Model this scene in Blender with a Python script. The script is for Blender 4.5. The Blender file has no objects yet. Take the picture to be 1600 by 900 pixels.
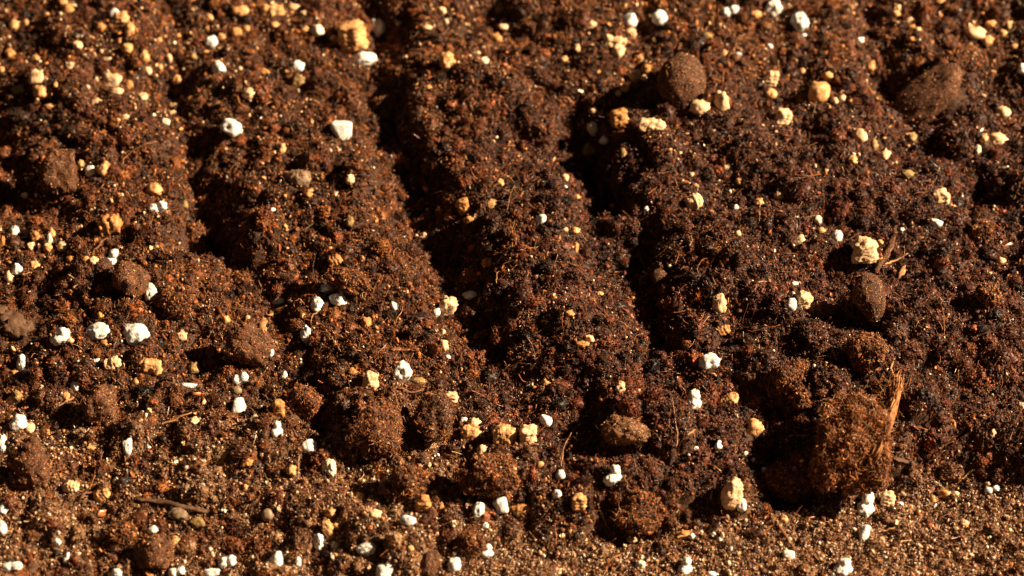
import bpy, math, random
import numpy as np
from mathutils import Vector, noise as mnoise

# ---------------------------------------------------------------- camera, light, exposure
PITCH = math.radians(44)
DIST = 0.90
LENS = 90.0
SC = bpy.context.scene
cam_data = bpy.data.cameras.new("camera")
cam = bpy.data.objects.new("camera", cam_data)
SC.collection.objects.link(cam)
CAM = np.array([0.0, -DIST * math.cos(PITCH), DIST * math.sin(PITCH)])
cam.location = CAM
cam.rotation_euler = (math.pi / 2 - PITCH, 0, 0)
cam_data.lens = LENS
cam_data.sensor_width = 36.0
cam_data.clip_start = 0.02
cam_data.clip_end = 50
cam_data.dof.use_dof = True
cam_data.dof.focus_distance = 0.872
cam_data.dof.aperture_fstop = 9.0
cam_data.dof.aperture_blades = 7
SC.camera = cam

# one hard warm lamp from the right and very little fill: the picture is lit like a studio close-up
KEY_EL = math.radians(35)
KEY_AZ = math.radians(2)
KEY_R = 3.2
kd = Vector((math.cos(KEY_EL) * math.cos(KEY_AZ), math.cos(KEY_EL) * math.sin(KEY_AZ), math.sin(KEY_EL)))
key_data = bpy.data.lights.new("key_lamp", 'AREA')
key_data.shape = 'DISK'
key_data.size = 0.05
key_data.energy = 500.0
key_data.color = (1.0, 0.77, 0.50)
key = bpy.data.objects.new("key_lamp", key_data)
key.rotation_euler = kd.to_track_quat('Z', 'Y').to_euler()
key.location = kd * KEY_R
SC.collection.objects.link(key)

world = bpy.data.worlds.new("World")
SC.world = world
world.use_nodes = True
wb = world.node_tree.nodes['Background']
wb.inputs[0].default_value = (1.0, 0.72, 0.50, 1)
wb.inputs['Strength'].default_value = 0.07

SC.view_settings.view_transform = 'Standard'
SC.view_settings.look = 'None'
SC.view_settings.gamma = 1.0
SC.view_settings.use_curve_mapping = False
SC.view_settings.exposure = 0.0
SC.cycles.max_bounces = 4
SC.cycles.diffuse_bounces = 2
SC.cycles.glossy_bounces = 2

RNG = np.random.default_rng(7)
random.seed(7)

# ---------------------------------------------------------------- pixel <-> world
FPX = 1600 * LENS / 36.0
FWD = np.array([0, math.cos(PITCH), -math.sin(PITCH)])
UPV = np.array([0, math.sin(PITCH), math.cos(PITCH)])
RGT = np.array([1.0, 0, 0])

def ray(px, py):
    d = FWD + RGT * ((px - 800) / FPX) + UPV * ((450 - py) / FPX)
    return d / np.linalg.norm(d)

def project(P):
    q = P - CAM
    dz = q @ FWD
    return 800 + FPX * (q @ RGT) / dz, 450 - FPX * (q @ UPV) / dz, dz

def plane_hit(px, py, z=0.0):
    d = ray(px, py)
    t = (z - CAM[2]) / d[2]
    return CAM + d * t

# ---------------------------------------------------------------- numpy noise
TAB = np.random.default_rng(99).random((256, 256)).astype(np.float32) * 2 - 1

def vnoise(X, Y, scale, seed=0):
    x = X / scale + seed * 17.31
    y = Y / scale + seed * 7.77
    xi = np.floor(x).astype(int)
    yi = np.floor(y).astype(int)
    fx = x - xi
    fy = y - yi
    fx = fx * fx * fx * (fx * (fx * 6 - 15) + 10)
    fy = fy * fy * fy * (fy * (fy * 6 - 15) + 10)
    a = TAB[xi & 255, yi & 255]
    b = TAB[(xi + 1) & 255, yi & 255]
    c = TAB[xi & 255, (yi + 1) & 255]
    d = TAB[(xi + 1) & 255, (yi + 1) & 255]
    return (a * (1 - fx) + b * fx) * (1 - fy) + (c * (1 - fx) + d * fx) * fy

def smooth(a, b, x):
    t = np.clip((x - a) / (b - a), 0, 1)
    return t * t * (3 - 2 * t)

# ---------------------------------------------------------------- the shape of the raked soil
# furrow floors, given as (pixel x, pixel y, depth mm, half width mm)
FURROWS = [
    [(250, 0, 4, 7), (275, 100, 6, 8), (295, 220, 8, 9), (340, 370, 15, 11), (400, 470, 10, 10), (440, 540, 9, 9), (490, 600, 9, 9), (515, 660, 7, 8)],
    [(600, -20, 4, 7), (578, 90, 11, 7.5), (598, 200, 14, 7.5), (626, 290, 14, 8.5), (670, 370, 17, 10), (705, 440, 15, 10.5), (750, 520, 11, 10), (790, 590, 7, 9), (815, 630, 4, 8)],
    [(770, 40, 3, 8), (820, 140, 7, 10), (880, 235, 14, 10), (935, 330, 24, 12), (975, 430, 25, 13), (1015, 510, 18, 12), (1055, 590, 9, 10), (1095, 650, 4, 8)],
    [(1330, 0, 4, 8), (1370, 110, 11, 10), (1395, 210, 15, 11), (1455, 290, 12, 9), (1545, 350, 12, 10), (1640, 420, 13, 11), (1720, 500, 9, 11)],
    [(-60, 150, 10, 11), (-10, 260, 10, 11), (40, 380, 6, 10), (60, 470, 3, 9)],
    [(1010, 40, 2, 6), (1000, 130, 4, 6), (985, 190, 2, 6)],
    [(1290, 380, 4, 7), (1325, 450, 7, 8), (1340, 540, 5, 7)],
    [(860, 560, 4, 7), (905, 640, 6, 8), (925, 680, 6, 8)],
    [(1500, 640, 3, 6), (1520, 700, 6, 7), (1535, 750, 7, 8)],
]
# local hollows (pixel x, y, depth mm, radius mm) and mounds (negative depth)
HOLES = [(1228, 728, 16, 14), (1200, 680, 6, 8), (965, 800, 8, 7), (342, 372, 15, 9), (300, 255, 6, 8), (520, 640, 6, 8), (735, 700, 3, 6), (565, 740, 6, 7),
         (300, 560, 5, 8), (360, 430, 4, 8), (1430, 600, 4, 7), (150, 820, 4, 9), (350, 820, 6, 9), (905, 280, 4, 7),
         (690, 150, 4, 8), (1150, 40, 5, 8), (1180, 240, 4, 8), (395, 620, 5, 8), (230, 560, 3, 8), (1215, 560, 4, 7),
         (620, 420, -3, 16), (380, 710, -5, 20), (830, 380, -3, 18), (1130, 430, -3, 20), (200, 100, -3, 18), (1480, 520, -4, 28),
         (700, 200, -3, 18), (1100, 250, -3, 18), (470, 200, -3, 16), (170, 230, -4, 18), (920, 560, -2, 15), (1290, 250, -3, 20),
         (520, 560, -2, 18), (760, 760, -3, 14), (720, 520, 3, 10)]

def polyline_world(pts):
    out = []
    for p in pts:
        w = plane_hit(p[0], p[1], -p[2] * 0.0006)
        out.append((w[0], w[1], p[2] * 1e-3, p[3] * 1e-3))
    return out

FW = [polyline_world(f) for f in FURROWS]
HW = [(plane_hit(h[0], h[1], -0.004)[:2], h[2] * 1e-3, h[3] * 1e-3) for h in HOLES]
SANDLINE = np.array([plane_hit(a, b, -0.010)[:2] for a, b in
                     [(-400, 960), (0, 935), (420, 900), (700, 850), (830, 822), (980, 838), (1080, 812), (1180, 772), (1300, 775), (1450, 735), (1600, 745), (2000, 760)]])

def sand_edge(X):
    return np.interp(X, SANDLINE[:, 0], SANDLINE[:, 1])

def macro(X, Y):
    wx = X + 0.005 * vnoise(X, Y, 0.025, 1) + 0.0042 * vnoise(X, Y, 0.011, 2)
    wy = Y + 0.004 * vnoise(X, Y, 0.025, 3) + 0.0015 * vnoise(X, Y, 0.009, 4)
    Z = np.zeros_like(X) + 0.10 * np.clip(Y + 0.02, -1, 0.22)
    dig = np.zeros_like(X)
    for f in FW:
        best = np.full_like(X, 9.0)
        bd = np.zeros_like(X)
        bw = np.full_like(X, 0.01)
        sg = np.zeros_like(X)
        for (x0, y0, d0, w0), (x1, y1, d1, w1) in zip(f[:-1], f[1:]):
            ex, ey = x1 - x0, y1 - y0
            L2 = ex * ex + ey * ey
            t = np.clip(((wx - x0) * ex + (wy - y0) * ey) / L2, 0, 1)
            dx = wx - (x0 + t * ex)
            dy = wy - (y0 + t * ey)
            dd = np.sqrt(dx * dx + dy * dy)
            m = dd < best
            best = np.where(m, dd, best)
            bd = np.where(m, d0 + (d1 - d0) * t, bd)
            bw = np.where(m, w0 + (w1 - w0) * t, bw)
            sg = np.where(m, np.sign(dx), sg)
        w = bw * np.where(sg > 0, 0.85, 1.35)        # steeper bank on the right
        u = best / w
        dig += bd * 0.72 * (1 + 0.55 * vnoise(X, Y, 0.017, 15)) * np.exp(-np.power(u, 2.0))
    Z -= dig
    for (c, dep, r) in HW:
        Z -= dep * np.exp(-((wx - c[0]) ** 2 + (wy - c[1]) ** 2) / (r * r))
    Z += 0.0035 * vnoise(X, Y, 0.03, 5) + 0.0025 * vnoise(X, Y, 0.015, 6)
    e = sand_edge(X) + 0.004 * vnoise(X, Y, 0.02, 7)
    right = smooth(-0.03, 0.03, X)
    s = 1 - smooth(-0.012, 0.010, Y - e)
    floor = -0.012 + 0.0015 * vnoise(X, Y, 0.02, 8)
    Z = Z * (1 - s * (0.6 + 0.4 * right)) + floor * s * (0.6 + 0.4 * right)
    Z += (0.003 + 0.006 * right) * smooth(0.0, 0.014, Y - e) - 0.003
    return Z, np.clip(s, 0, 1)

def axis(lo, hi, step, far, ratio):
    a = list(np.arange(lo, hi + 1e-9, step))
    s = step
    x = hi
    while x < far:
        s *= ratio
        x += s
        a.append(x)
    s = step
    x = lo
    while x > -far:
        s *= ratio
        x -= s
        a.insert(0, x)
    return np.array(a)

gx = axis(-0.215, 0.215, 0.00060, 1.6, 1.25)
gy = axis(-0.170, 0.220, 0.00066, 1.6, 1.25)
GX, GY = np.meshgrid(gx, gy)          # [iy, ix]
Z0, SAND = macro(GX, GY)
rough1 = vnoise(GX, GY, 0.0045, 11)
rough2 = vnoise(GX, GY, 0.0020, 12)
ZB = Z0 + 0.0010 * vnoise(GX, GY, 0.008, 13) + (0.0007 * rough1 + 0.0004 * rough2)

def nearest_idx(x, y):
    return np.clip(np.searchsorted(gy, y), 0, len(gy) - 1), np.clip(np.searchsorted(gx, x), 0, len(gx) - 1)

def cloddy(x, y):
    """1 where the raking left loose clods (left side and front), low on the pressed ridges"""
    z = np.maximum(smooth(-0.05, -0.12, x), smooth(0.0, -0.05, y) * smooth(0.16, 0.06, x))
    return 0.82 + 0.30 * z

# clods and aggregates: rounded lumps pressed together on the raked surface
ZL = ZB.copy()
def lumps(n, r0, r1, hgt, seed, sink):
    rg = np.random.default_rng(seed)
    for k in range(n):
        cx = rg.uniform(-0.212, 0.212)
        cy = rg.uniform(-0.167, 0.217)
        r = r0 + (r1 - r0) * rg.random() ** 1.8
        iy, ix = nearest_idx(cx, cy)
        if SAND[iy, ix] > 0.4 and r > 0.0022:
            r *= 0.45
        if vnoise(np.array(cx), np.array(cy), 0.03, 40 + seed) < -0.35:
            continue
        m = r * 1.5
        i0, i1 = np.searchsorted(gy, [cy - m, cy + m])
        j0, j1 = np.searchsorted(gx, [cx - m, cx + m])
        if i1 - i0 < 2 or j1 - j0 < 2:
            continue
        X = GX[i0:i1, j0:j1]
        Y = GY[i0:i1, j0:j1]
        a = rg.uniform(0, math.pi)
        e = rg.uniform(0.7, 1.25)
        dx = (X - cx) * math.cos(a) + (Y - cy) * math.sin(a)
        dy = -(X - cx) * math.sin(a) + (Y - cy) * math.cos(a)
        d = np.sqrt((dx * e) ** 2 + (dy / e) ** 2) / r
        d = d * (1 + 0.28 * rough1[i0:i1, j0:j1] + 0.18 * rough2[i0:i1, j0:j1])
        h = r * hgt * rg.uniform(0.6, 1.1) * float(cloddy(cx, cy) if r > 0.0025 else 0.5 + 0.5 * cloddy(cx, cy))
        base = Z0[iy, ix]
        tgt = 0.5 * base + 0.5 * Z0[i0:i1, j0:j1] + h * (np.sqrt(np.clip(1 - d * d, 0, 1)) - sink)
        tgt = np.where(d < 1, tgt, -1)
        ZL[i0:i1, j0:j1] = np.maximum(ZL[i0:i1, j0:j1], tgt)
lumps(90, 0.0060, 0.0110, 0.75, 4, 0.1)
lumps(420, 0.0040, 0.0090, 0.9, 1, 0.15)
lumps(2200, 0.0022, 0.0050, 0.95, 2, 0.2)
lumps(9000, 0.0011, 0.0025, 0.95, 3, 0.2)
ZL += 0.00022 * vnoise(GX, GY, 0.0011, 14)
dZy, dZx = np.gradient(ZL, gy, gx)

def height(x, y):
    x = np.asarray(x, float); y = np.asarray(y, float)
    ix = np.clip(np.searchsorted(gx, x) - 1, 0, len(gx) - 2)
    iy = np.clip(np.searchsorted(gy, y) - 1, 0, len(gy) - 2)
    fx = np.clip((x - gx[ix]) / (gx[ix + 1] - gx[ix]), 0, 1)
    fy = np.clip((y - gy[iy]) / (gy[iy + 1] - gy[iy]), 0, 1)
    return ((ZL[iy, ix] * (1 - fx) + ZL[iy, ix + 1] * fx) * (1 - fy)
            + (ZL[iy + 1, ix] * (1 - fx) + ZL[iy + 1, ix + 1] * fx) * fy)

def surf(px, py, lift=0.0):
    """the point where the view through a pixel meets the soil raised by lift"""
    d = ray(px, py)
    t = np.linspace(0.74, 1.16, 1400)
    P = CAM[None] + d[None] * t[:, None]
    g = P[:, 2] - height(P[:, 0], P[:, 1]) - lift
    k = np.argmax(g < 0)
    if g[k] >= 0:
        k = len(t) // 2
    return P[k]

# ---------------------------------------------------------------- materials
def new_mat(name):
    m = bpy.data.materials.new(name)
    m.use_nodes = True
    nt = m.node_tree
    b = nt.nodes.get('Principled BSDF')
    return m, nt, b

def N(nt, kind, **kw):
    n = nt.nodes.new(kind)
    for k, v in kw.items():
        if k.startswith('i_'):
            n.inputs[k[2:]].default_value = v
        else:
            setattr(n, k, v)
    return n

def ramp(nt, stops):
    r = nt.nodes.new('ShaderNodeValToRGB')
    e = r.color_ramp.elements
    while len(e) > 1:
        e.remove(e[-1])
    e[0].position = stops[0][0]
    e[0].color = (*stops[0][1], 1)
    for p, c in stops[1:]:
        x = e.new(p)
        x.color = (*c, 1)
    return r

def add_bump(nt, b, scale, strength, dist=0.0003, detail=4):
    tc = N(nt, 'ShaderNodeTexCoord')
    no = N(nt, 'ShaderNodeTexNoise')
    no.inputs['Scale'].default_value = scale
    no.inputs['Detail'].default_value = detail
    no.inputs['Roughness'].default_value = 0.65
    nt.links.new(tc.outputs['Object'], no.inputs['Vector'])
    bp = N(nt, 'ShaderNodeBump')
    bp.inputs['Strength'].default_value = strength
    bp.inputs['Distance'].default_value = dist
    nt.links.new(no.outputs[0], bp.inputs['Height'])
    nt.links.new(bp.outputs[0], b.inputs['Normal'])
    return tc, no

# bare soil between the crumbs
M_SOIL, nt, b = new_mat('dark_potting_soil')
tc, no = add_bump(nt, b, 900, 0.8, 0.0006, 6)
r1 = ramp(nt, [(0.30, (0.012, 0.004, 0.0018)), (0.5, (0.036, 0.012, 0.004)), (0.62, (0.08, 0.026, 0.008)), (0.75, (0.14, 0.047, 0.014))])
nt.links.new(no.outputs[0], r1.inputs[0])
r2 = ramp(nt, [(0.30, (0.07, 0.03, 0.010)), (0.5, (0.18, 0.085, 0.032)), (0.62, (0.24, 0.14, 0.065)), (0.75, (0.36, 0.24, 0.12))])
no2 = N(nt, 'ShaderNodeTexNoise')
no2.inputs['Scale'].default_value = 1500
no2.inputs['Detail'].default_value = 4
nt.links.new(tc.outputs['Object'], no2.inputs['Vector'])
nt.links.new(no2.outputs[0], r2.inputs[0])
at = N(nt, 'ShaderNodeAttribute', attribute_name='sand')
mx = N(nt, 'ShaderNodeMix', data_type='RGBA')
nt.links.new(at.outputs['Fac'], mx.inputs[0])
nt.links.new(r1.outputs[0], mx.inputs[6])
nt.links.new(r2.outputs[0], mx.inputs[7])
nt.links.new(mx.outputs[2], b.inputs['Base Color'])
b.inputs['Roughness'].default_value = 0.75
b.inputs['Specular IOR Level'].default_value = 0.35

def tint_mat(name, rough, spec, bump_scale, bump_str, var=0.45):
    """colour comes from each crumb's own tint"""
    m, nt, b = new_mat(name)
    tc, no = add_bump(nt, b, bump_scale, bump_str, 0.0002, 3)
    a = N(nt, 'ShaderNodeAttribute', attribute_name='tint', attribute_type='INSTANCER')
    hs = N(nt, 'ShaderNodeMix', data_type='RGBA', blend_type='MULTIPLY')
    hs.inputs[0].default_value = 1.0
    r = ramp(nt, [(0.3, (1 - var,) * 3), (0.7, (1 + var,) * 3)])
    nt.links.new(no.outputs[0], r.inputs[0])
    nt.links.new(a.outputs['Color'], hs.inputs[6])
    nt.links.new(r.outputs[0], hs.inputs[7])
    av = N(nt, 'ShaderNodeAttribute', attribute_name='vary')
    vm = N(nt, 'ShaderNodeVectorMath', operation='SCALE')
    nt.links.new(hs.outputs[2], vm.inputs[0])
    nt.links.new(av.outputs['Fac'], vm.inputs['Scale'])
    nt.links.new(vm.outputs[0], b.inputs['Base Color'])
    b.inputs['Roughness'].default_value = rough
    b.inputs['Specular IOR Level'].default_value = spec
    return m

M_CRUMB = tint_mat('moist_soil_crumb', 0.5, 0.26, 5.0, 0.8)
M_GRAIN = tint_mat('sand_grain', 0.2, 0.7, 2.0, 0.1, 0.2)
M_FIBRE = tint_mat('root_fibre', 0.32, 0.7, 2.0, 0.2, 0.3)

def rock_mat(name, c0, c1, c2, scale=350, rough=0.8, bump=0.9, fleck=None):
    m, nt, b = new_mat(name)
    tc, no = add_bump(nt, b, scale * 3, bump, 0.0005, 6)
    n2 = N(nt, 'ShaderNodeTexNoise')
    n2.inputs['Scale'].default_value = scale
    n2.inputs['Detail'].default_value = 7
    n2.inputs['Roughness'].default_value = 0.7
    nt.links.new(tc.outputs['Object'], n2.inputs['Vector'])
    r = ramp(nt, [(0.32, c0), (0.5, c1), (0.68, c2)])
    nt.links.new(n2.outputs[0], r.inputs[0])
    col = r.outputs[0]
    if fleck:
        vz = N(nt, 'ShaderNodeTexNoise')
        vz.inputs['Scale'].default_value = scale * 6
        vz.inputs['Detail'].default_value = 1
        nt.links.new(tc.outputs['Object'], vz.inputs['Vector'])
        rf = ramp(nt, [(0.62, (0, 0, 0)), (0.68, (1, 1, 1))])
        nt.links.new(vz.outputs[0], rf.inputs[0])
        mm = N(nt, 'ShaderNodeMix', data_type='RGBA')
        nt.links.new(rf.outputs[0], mm.inputs[0])
        nt.links.new(col, mm.inputs[6])
        mm.inputs[7].default_value = (*fleck, 1)
        col = mm.outputs[2]
    nt.links.new(col, b.inputs['Base Color'])
    b.inputs['Roughness'].default_value = rough
    b.inputs['Specular IOR Level'].default_value = 0.35
    return m

M_STONE_D = rock_mat('dark_brown_clod', (0.016, 0.0055, 0.0022), (0.048, 0.0155, 0.0052), (0.11, 0.037, 0.0125), fleck=(0.4, 0.2, 0.09))
M_STONE_R = rock_mat('reddish_brown_clod', (0.024, 0.008, 0.003), (0.072, 0.024, 0.0085), (0.15, 0.054, 0.020), fleck=(0.30, 0.15, 0.07))
M_STONE_T = rock_mat('tan_brown_stone', (0.035, 0.013, 0.005), (0.11, 0.042, 0.015), (0.22, 0.095, 0.038), fleck=(0.45, 0.3, 0.17))
M_PEBBLE = rock_mat('grey_brown_pebble', (0.10, 0.065, 0.04), (0.19, 0.125, 0.075), (0.30, 0.21, 0.13), rough=0.5, bump=0.3)
M_AMBERP = rock_mat('amber_pebble', (0.25, 0.11, 0.03), (0.42, 0.20, 0.065), (0.6, 0.35, 0.14), rough=0.4, bump=0.3)
M_PERL = rock_mat('white_perlite', (0.34, 0.25, 0.17), (0.76, 0.75, 0.73), (0.80, 0.81, 0.82), 420, 0.85, 0.8, (0.22, 0.13, 0.07))
M_PERLS = rock_mat('speckled_perlite', (0.09, 0.06, 0.035), (0.72, 0.70, 0.67), (0.80, 0.80, 0.80), 650, 0.85, 0.6, (0.10, 0.06, 0.035))
M_PERLC = rock_mat('cream_perlite', (0.42, 0.33, 0.20), (0.72, 0.63, 0.45), (0.80, 0.74, 0.60), 700, 0.85, 0.7)
M_VPALE = rock_mat('pale_vermiculite', (0.34, 0.17, 0.07), (0.70, 0.45, 0.25), (0.84, 0.64, 0.44), 600, 0.5, 0.7)
M_VGOLD = rock_mat('golden_vermiculite', (0.22, 0.085, 0.028), (0.58, 0.29, 0.11), (0.78, 0.48, 0.24), 600, 0.45, 0.7)
M_VAMB = rock_mat('amber_vermiculite', (0.16, 0.055, 0.014), (0.44, 0.19, 0.055), (0.64, 0.34, 0.12), 600, 0.45, 0.7)
M_VDIM = rock_mat('shade_dimmed_vermiculite', (0.09, 0.05, 0.015), (0.24, 0.14, 0.045), (0.42, 0.28, 0.10), 600, 0.5, 0.7)  # darker copy for flakes in shade: the dimness is painted into the colour
M_WOODD = rock_mat('dark_wood', (0.03, 0.012, 0.005), (0.075, 0.033, 0.014), (0.15, 0.07, 0.03), 500, 0.7, 0.7)
M_WOODT = rock_mat('tan_wood', (0.16, 0.07, 0.025), (0.33, 0.16, 0.06), (0.5, 0.3, 0.13), 500, 0.55, 0.7)
M_WOODB = rock_mat('brown_root', (0.06, 0.022, 0.009), (0.16, 0.06, 0.022), (0.28, 0.12, 0.045), 500, 0.55, 0.7)

M_FRAY = rock_mat('orange_brown_root', (0.10, 0.032, 0.009), (0.28, 0.105, 0.028), (0.50, 0.24, 0.08), 500, 0.55, 0.7)

# ---------------------------------------------------------------- mesh helpers
def mesh_from(name, V, F, mat, smooth_shade=True):
    me = bpy.data.meshes.new(name)
    V = np.asarray(V, np.float32)
    if isinstance(F, np.ndarray):
        n, k = F.shape
        me.vertices.add(len(V))
        me.vertices.foreach_set('co', V.ravel())
        me.loops.add(n * k)
        me.loops.foreach_set('vertex_index', F.astype(np.int32).ravel())
        me.polygons.add(n)
        me.polygons.foreach_set('loop_start', np.arange(0, n * k, k, dtype=np.int32))
        me.update(calc_edges=True)
    else:
        me.from_pydata([tuple(v) for v in V], [], F)
        me.update()
    if smooth_shade and len(me.polygons):
        me.polygons.foreach_set('use_smooth', np.ones(len(me.polygons), bool))
    if mat:
        me.materials.append(mat)
    return me

def link(name, me, loc=(0, 0, 0), parent=None):
    o = bpy.data.objects.new(name, me)
    SC.collection.objects.link(o)
    o.location = loc
    if parent is not None:
        o.parent = parent
    return o

def tag(o, label=None, cat=None, group=None, kind=None):
    if label: o['label'] = label
    if cat: o['category'] = cat
    if group: o['group'] = group
    if kind: o['kind'] = kind
    return o

_ICO = {}
def ico(level):
    if level in _ICO:
        return _ICO[level]
    import bmesh
    bm = bmesh.new()
    bmesh.ops.create_icosphere(bm, subdivisions=level, radius=1.0)
    V = np.array([v.co[:] for v in bm.verts])
    F = np.array([[v.index for v in f.verts] for f in bm.faces])
    bm.free()
    V /= np.linalg.norm(V, axis=1)[:, None]
    _ICO[level] = (V, F)
    return _ICO[level]

def fbm3(P, scale, octaves, seed):
    off = Vector((seed * 3.17, seed * 1.93, seed * 5.41))
    return np.array([mnoise.fractal(Vector(p) * scale + off, 0.9, 2.1, octaves) for p in P])

def blob(level, rad, seed, facets=0, amp=0.12, nsc=1.6, octv=4, lobes=None, hole=None, box=0.0):
    """unit star-shaped lump scaled by rad (three half sizes)"""
    rg = np.random.default_rng(seed + 1000)
    D, F = ico(level)
    r = np.ones(len(D))
    if box > 0:
        p = 2 + 4 * box
        r = r / np.power((np.abs(D) ** p).sum(1), 1 / p)
    if facets:
        pl = rg.normal(size=(facets, 3))
        pl /= np.linalg.norm(pl, axis=1)[:, None]
        for n in pl:
            d = rg.uniform(0.62, 0.9)
            c = D @ n
            lim = np.where(c > 0.05, d / np.maximum(c, 0.05), 9)
            k = 10
            r = -np.log(np.exp(-k * r) + np.exp(-k * np.minimum(lim, 3))) / k
    if lobes:
        rr = np.full(len(D), 0.0)
        for (cx, cy, cz, q) in lobes:
            c = np.array([cx, cy, cz])
            bq = D @ c
            disc = bq * bq - (c @ c - q * q)
            rr = rr + np.exp(7 * np.where(disc > 0, bq + np.sqrt(np.maximum(disc, 0)), 0.25))
        r = np.log(rr) / 7
    r = r * (1 + amp * fbm3(D, nsc, octv, seed))
    if hole is not None:
        h = np.array(hole, float); h /= np.linalg.norm(h)
        a = np.arccos(np.clip(D @ h, -1, 1))
        r = r * (1 - 0.5 * np.exp(-(a / 0.33) ** 2))
    V = D * r[:, None]
    ext = (V.max(0) - V.min(0)) / 2
    V = (V - (V.max(0) + V.min(0)) / 2) / ext
    return V * np.array(rad), F

def frame(ang):
    """screen-aligned axes turned by ang degrees about the view direction (columns: right, up, towards camera)"""
    a = math.radians(ang)
    r = RGT * math.cos(a) + UPV * math.sin(a)
    u = -RGT * math.sin(a) + UPV * math.cos(a)
    return np.stack([r, u, -FWD], 1)

def flake_stack(w, h, t, n, seed):
    """a vermiculite book: a crumbly lump split into thin uneven layers across z"""
    rg = np.random.default_rng(seed)
    D, F = ico(4)
    p = 3.4
    r = 1 / np.power((np.abs(D) ** p).sum(1), 1 / p)
    r = r * (1 + 0.22 * fbm3(D, 1.7, 3, seed))
    V = D * r[:, None]
    z = (V[:, 2] + 0.10 * np.sin(V[:, 0] * 2.2 + seed) + 0.06 * V[:, 1] + 1.3) * n / 2.6
    k = np.floor(z).astype(int); f = z - k
    s = rg.uniform(0.84, 1.10, n + 3)[np.clip(k, 0, n + 2)]
    ox = rg.uniform(-0.06, 0.06, n + 3)[np.clip(k, 0, n + 2)]
    g = 1 - 0.20 * np.exp(-(np.minimum(f, 1 - f) / 0.16) ** 2)
    V[:, 0] = V[:, 0] * s * g + ox
    V[:, 1] = V[:, 1] * s * g - ox
    V = V * (1 + 0.05 * fbm3(V, 6, 2, seed + 5))[:, None]
    return V * np.array([w, h, t]), F

def tube(P, R, sides=5, flat=1.0):
    P = np.asarray(P, float)
    V = []; F = []
    n = len(P)
    for i in range(n):
        t = P[min(i + 1, n - 1)] - P[max(i - 1, 0)]
        t /= np.linalg.norm(t) + 1e-12
        a = np.cross(t, [0.1, 0.2, 1.0]); a /= np.linalg.norm(a)
        c = np.cross(t, a)
        for j in range(sides):
            an = 2 * math.pi * j / sides
            V.append(P[i] + R[i] * (a * math.cos(an) + c * math.sin(an) * flat))
    for i in range(n - 1):
        for j in range(sides):
            j2 = (j + 1) % sides
            a0, b0, a1, b1 = i * sides + j, i * sides + j2, (i + 1) * sides + j, (i + 1) * sides + j2
            F.append((a0, b0, b1)); F.append((a0, b1, a1))
    for i, e in ((0, 0), (n - 1, (n - 1) * sides)):
        c = len(V); V.append(P[i])
        for j in range(sides):
            F.append((e + (j + 1) % sides, e + j, c) if i == 0 else (e + j, e + (j + 1) % sides, c))
    return np.array(V), np.array(F)

def join(parts):
    Vs = []; Fs = []; o = 0
    for V, F in parts:
        Vs.append(V); Fs.append(np.asarray(F) + o); o += len(V)
    return np.concatenate(Vs), np.concatenate(Fs)

# ---------------------------------------------------------------- ground sheet
ny, nx = GX.shape
idx = np.arange(ny * nx).reshape(ny, nx)
quads = np.stack([idx[:-1, :-1].ravel(), idx[:-1, 1:].ravel(), idx[1:, 1:].ravel(), idx[1:, :-1].ravel()], 1)
gm = mesh_from('soil_ground', np.stack([GX.ravel(), GY.ravel(), ZL.ravel()], 1), quads, M_SOIL)
sandn = np.clip(SAND * 0.9 + 1.0 * smooth(-0.03, -0.09, GY) * smooth(0.03, -0.03, GX) * (0.6 + 0.4 * vnoise(GX, GY, 0.02, 21)) * (1 - SAND), 0, 1)
at = gm.attributes.new('sand', 'FLOAT', 'POINT')
at.data.foreach_set('value', sandn.astype(np.float32).ravel())
tag(link('soil_ground', gm), 'raked dark brown potting soil with furrows', kind='structure')

# ---------------------------------------------------------------- prototypes for loose crumbs
def shift(VF, off):
    return VF[0] + np.asarray(off), VF[1]

def join_varied(parts, seed):
    """join bits and remember a brightness for each of them"""
    rg = np.random.default_rng(seed)
    V, F = join(parts)
    q = np.concatenate([np.full(len(p[0]), math.exp(rg.normal(0, 0.45))) for p in parts])
    return V, F, q

def proto_lump(seed):
    return blob(3, (0.5, 0.43, 0.38), seed, facets=4, amp=0.55, nsc=2.6, octv=5)

def proto_cluster(seed, n=14, hairs=7, lv=1):
    """spongy crumb: small bits and short fibres grown together"""
    rg = np.random.default_rng(seed)
    parts = []
    for k in range(n):
        q = rg.uniform(0.14, 0.34)
        d = rg.normal(size=3); d /= np.linalg.norm(d)
        parts.append(shift(blob(2 if k < 4 else lv, np.array([1, .8, .7]) * q, seed * 40 + k, facets=3, amp=0.4, nsc=2.4, octv=3), d * rg.uniform(0, 0.36) * np.array([1, .85, .75])))
    for k in range(hairs):
        d = rg.normal(size=3); d /= np.linalg.norm(d)
        parts.append(hair(seed * 20 + k, rg.uniform(0.35, 0.8), 0.028, d * rg.uniform(.15, .42)))
    return join_varied(parts, seed)

def hair(seed, length, rad, off=(0, 0, 0), n=9, curl=0.5, sides=3):
    rg = np.random.default_rng(seed)
    d = rg.normal(size=3); d /= np.linalg.norm(d)
    P = [np.zeros(3)]
    for i in range(n):
        d = d + rg.normal(size=3) * curl * 0.55
        d /= np.linalg.norm(d)
        P.append(P[-1] + d * length / n)
    P = np.array(P); P -= P.mean(0)
    R = rad * np.linspace(1, 0.35, len(P))
    return tube(P + np.array(off), R, sides)

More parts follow.
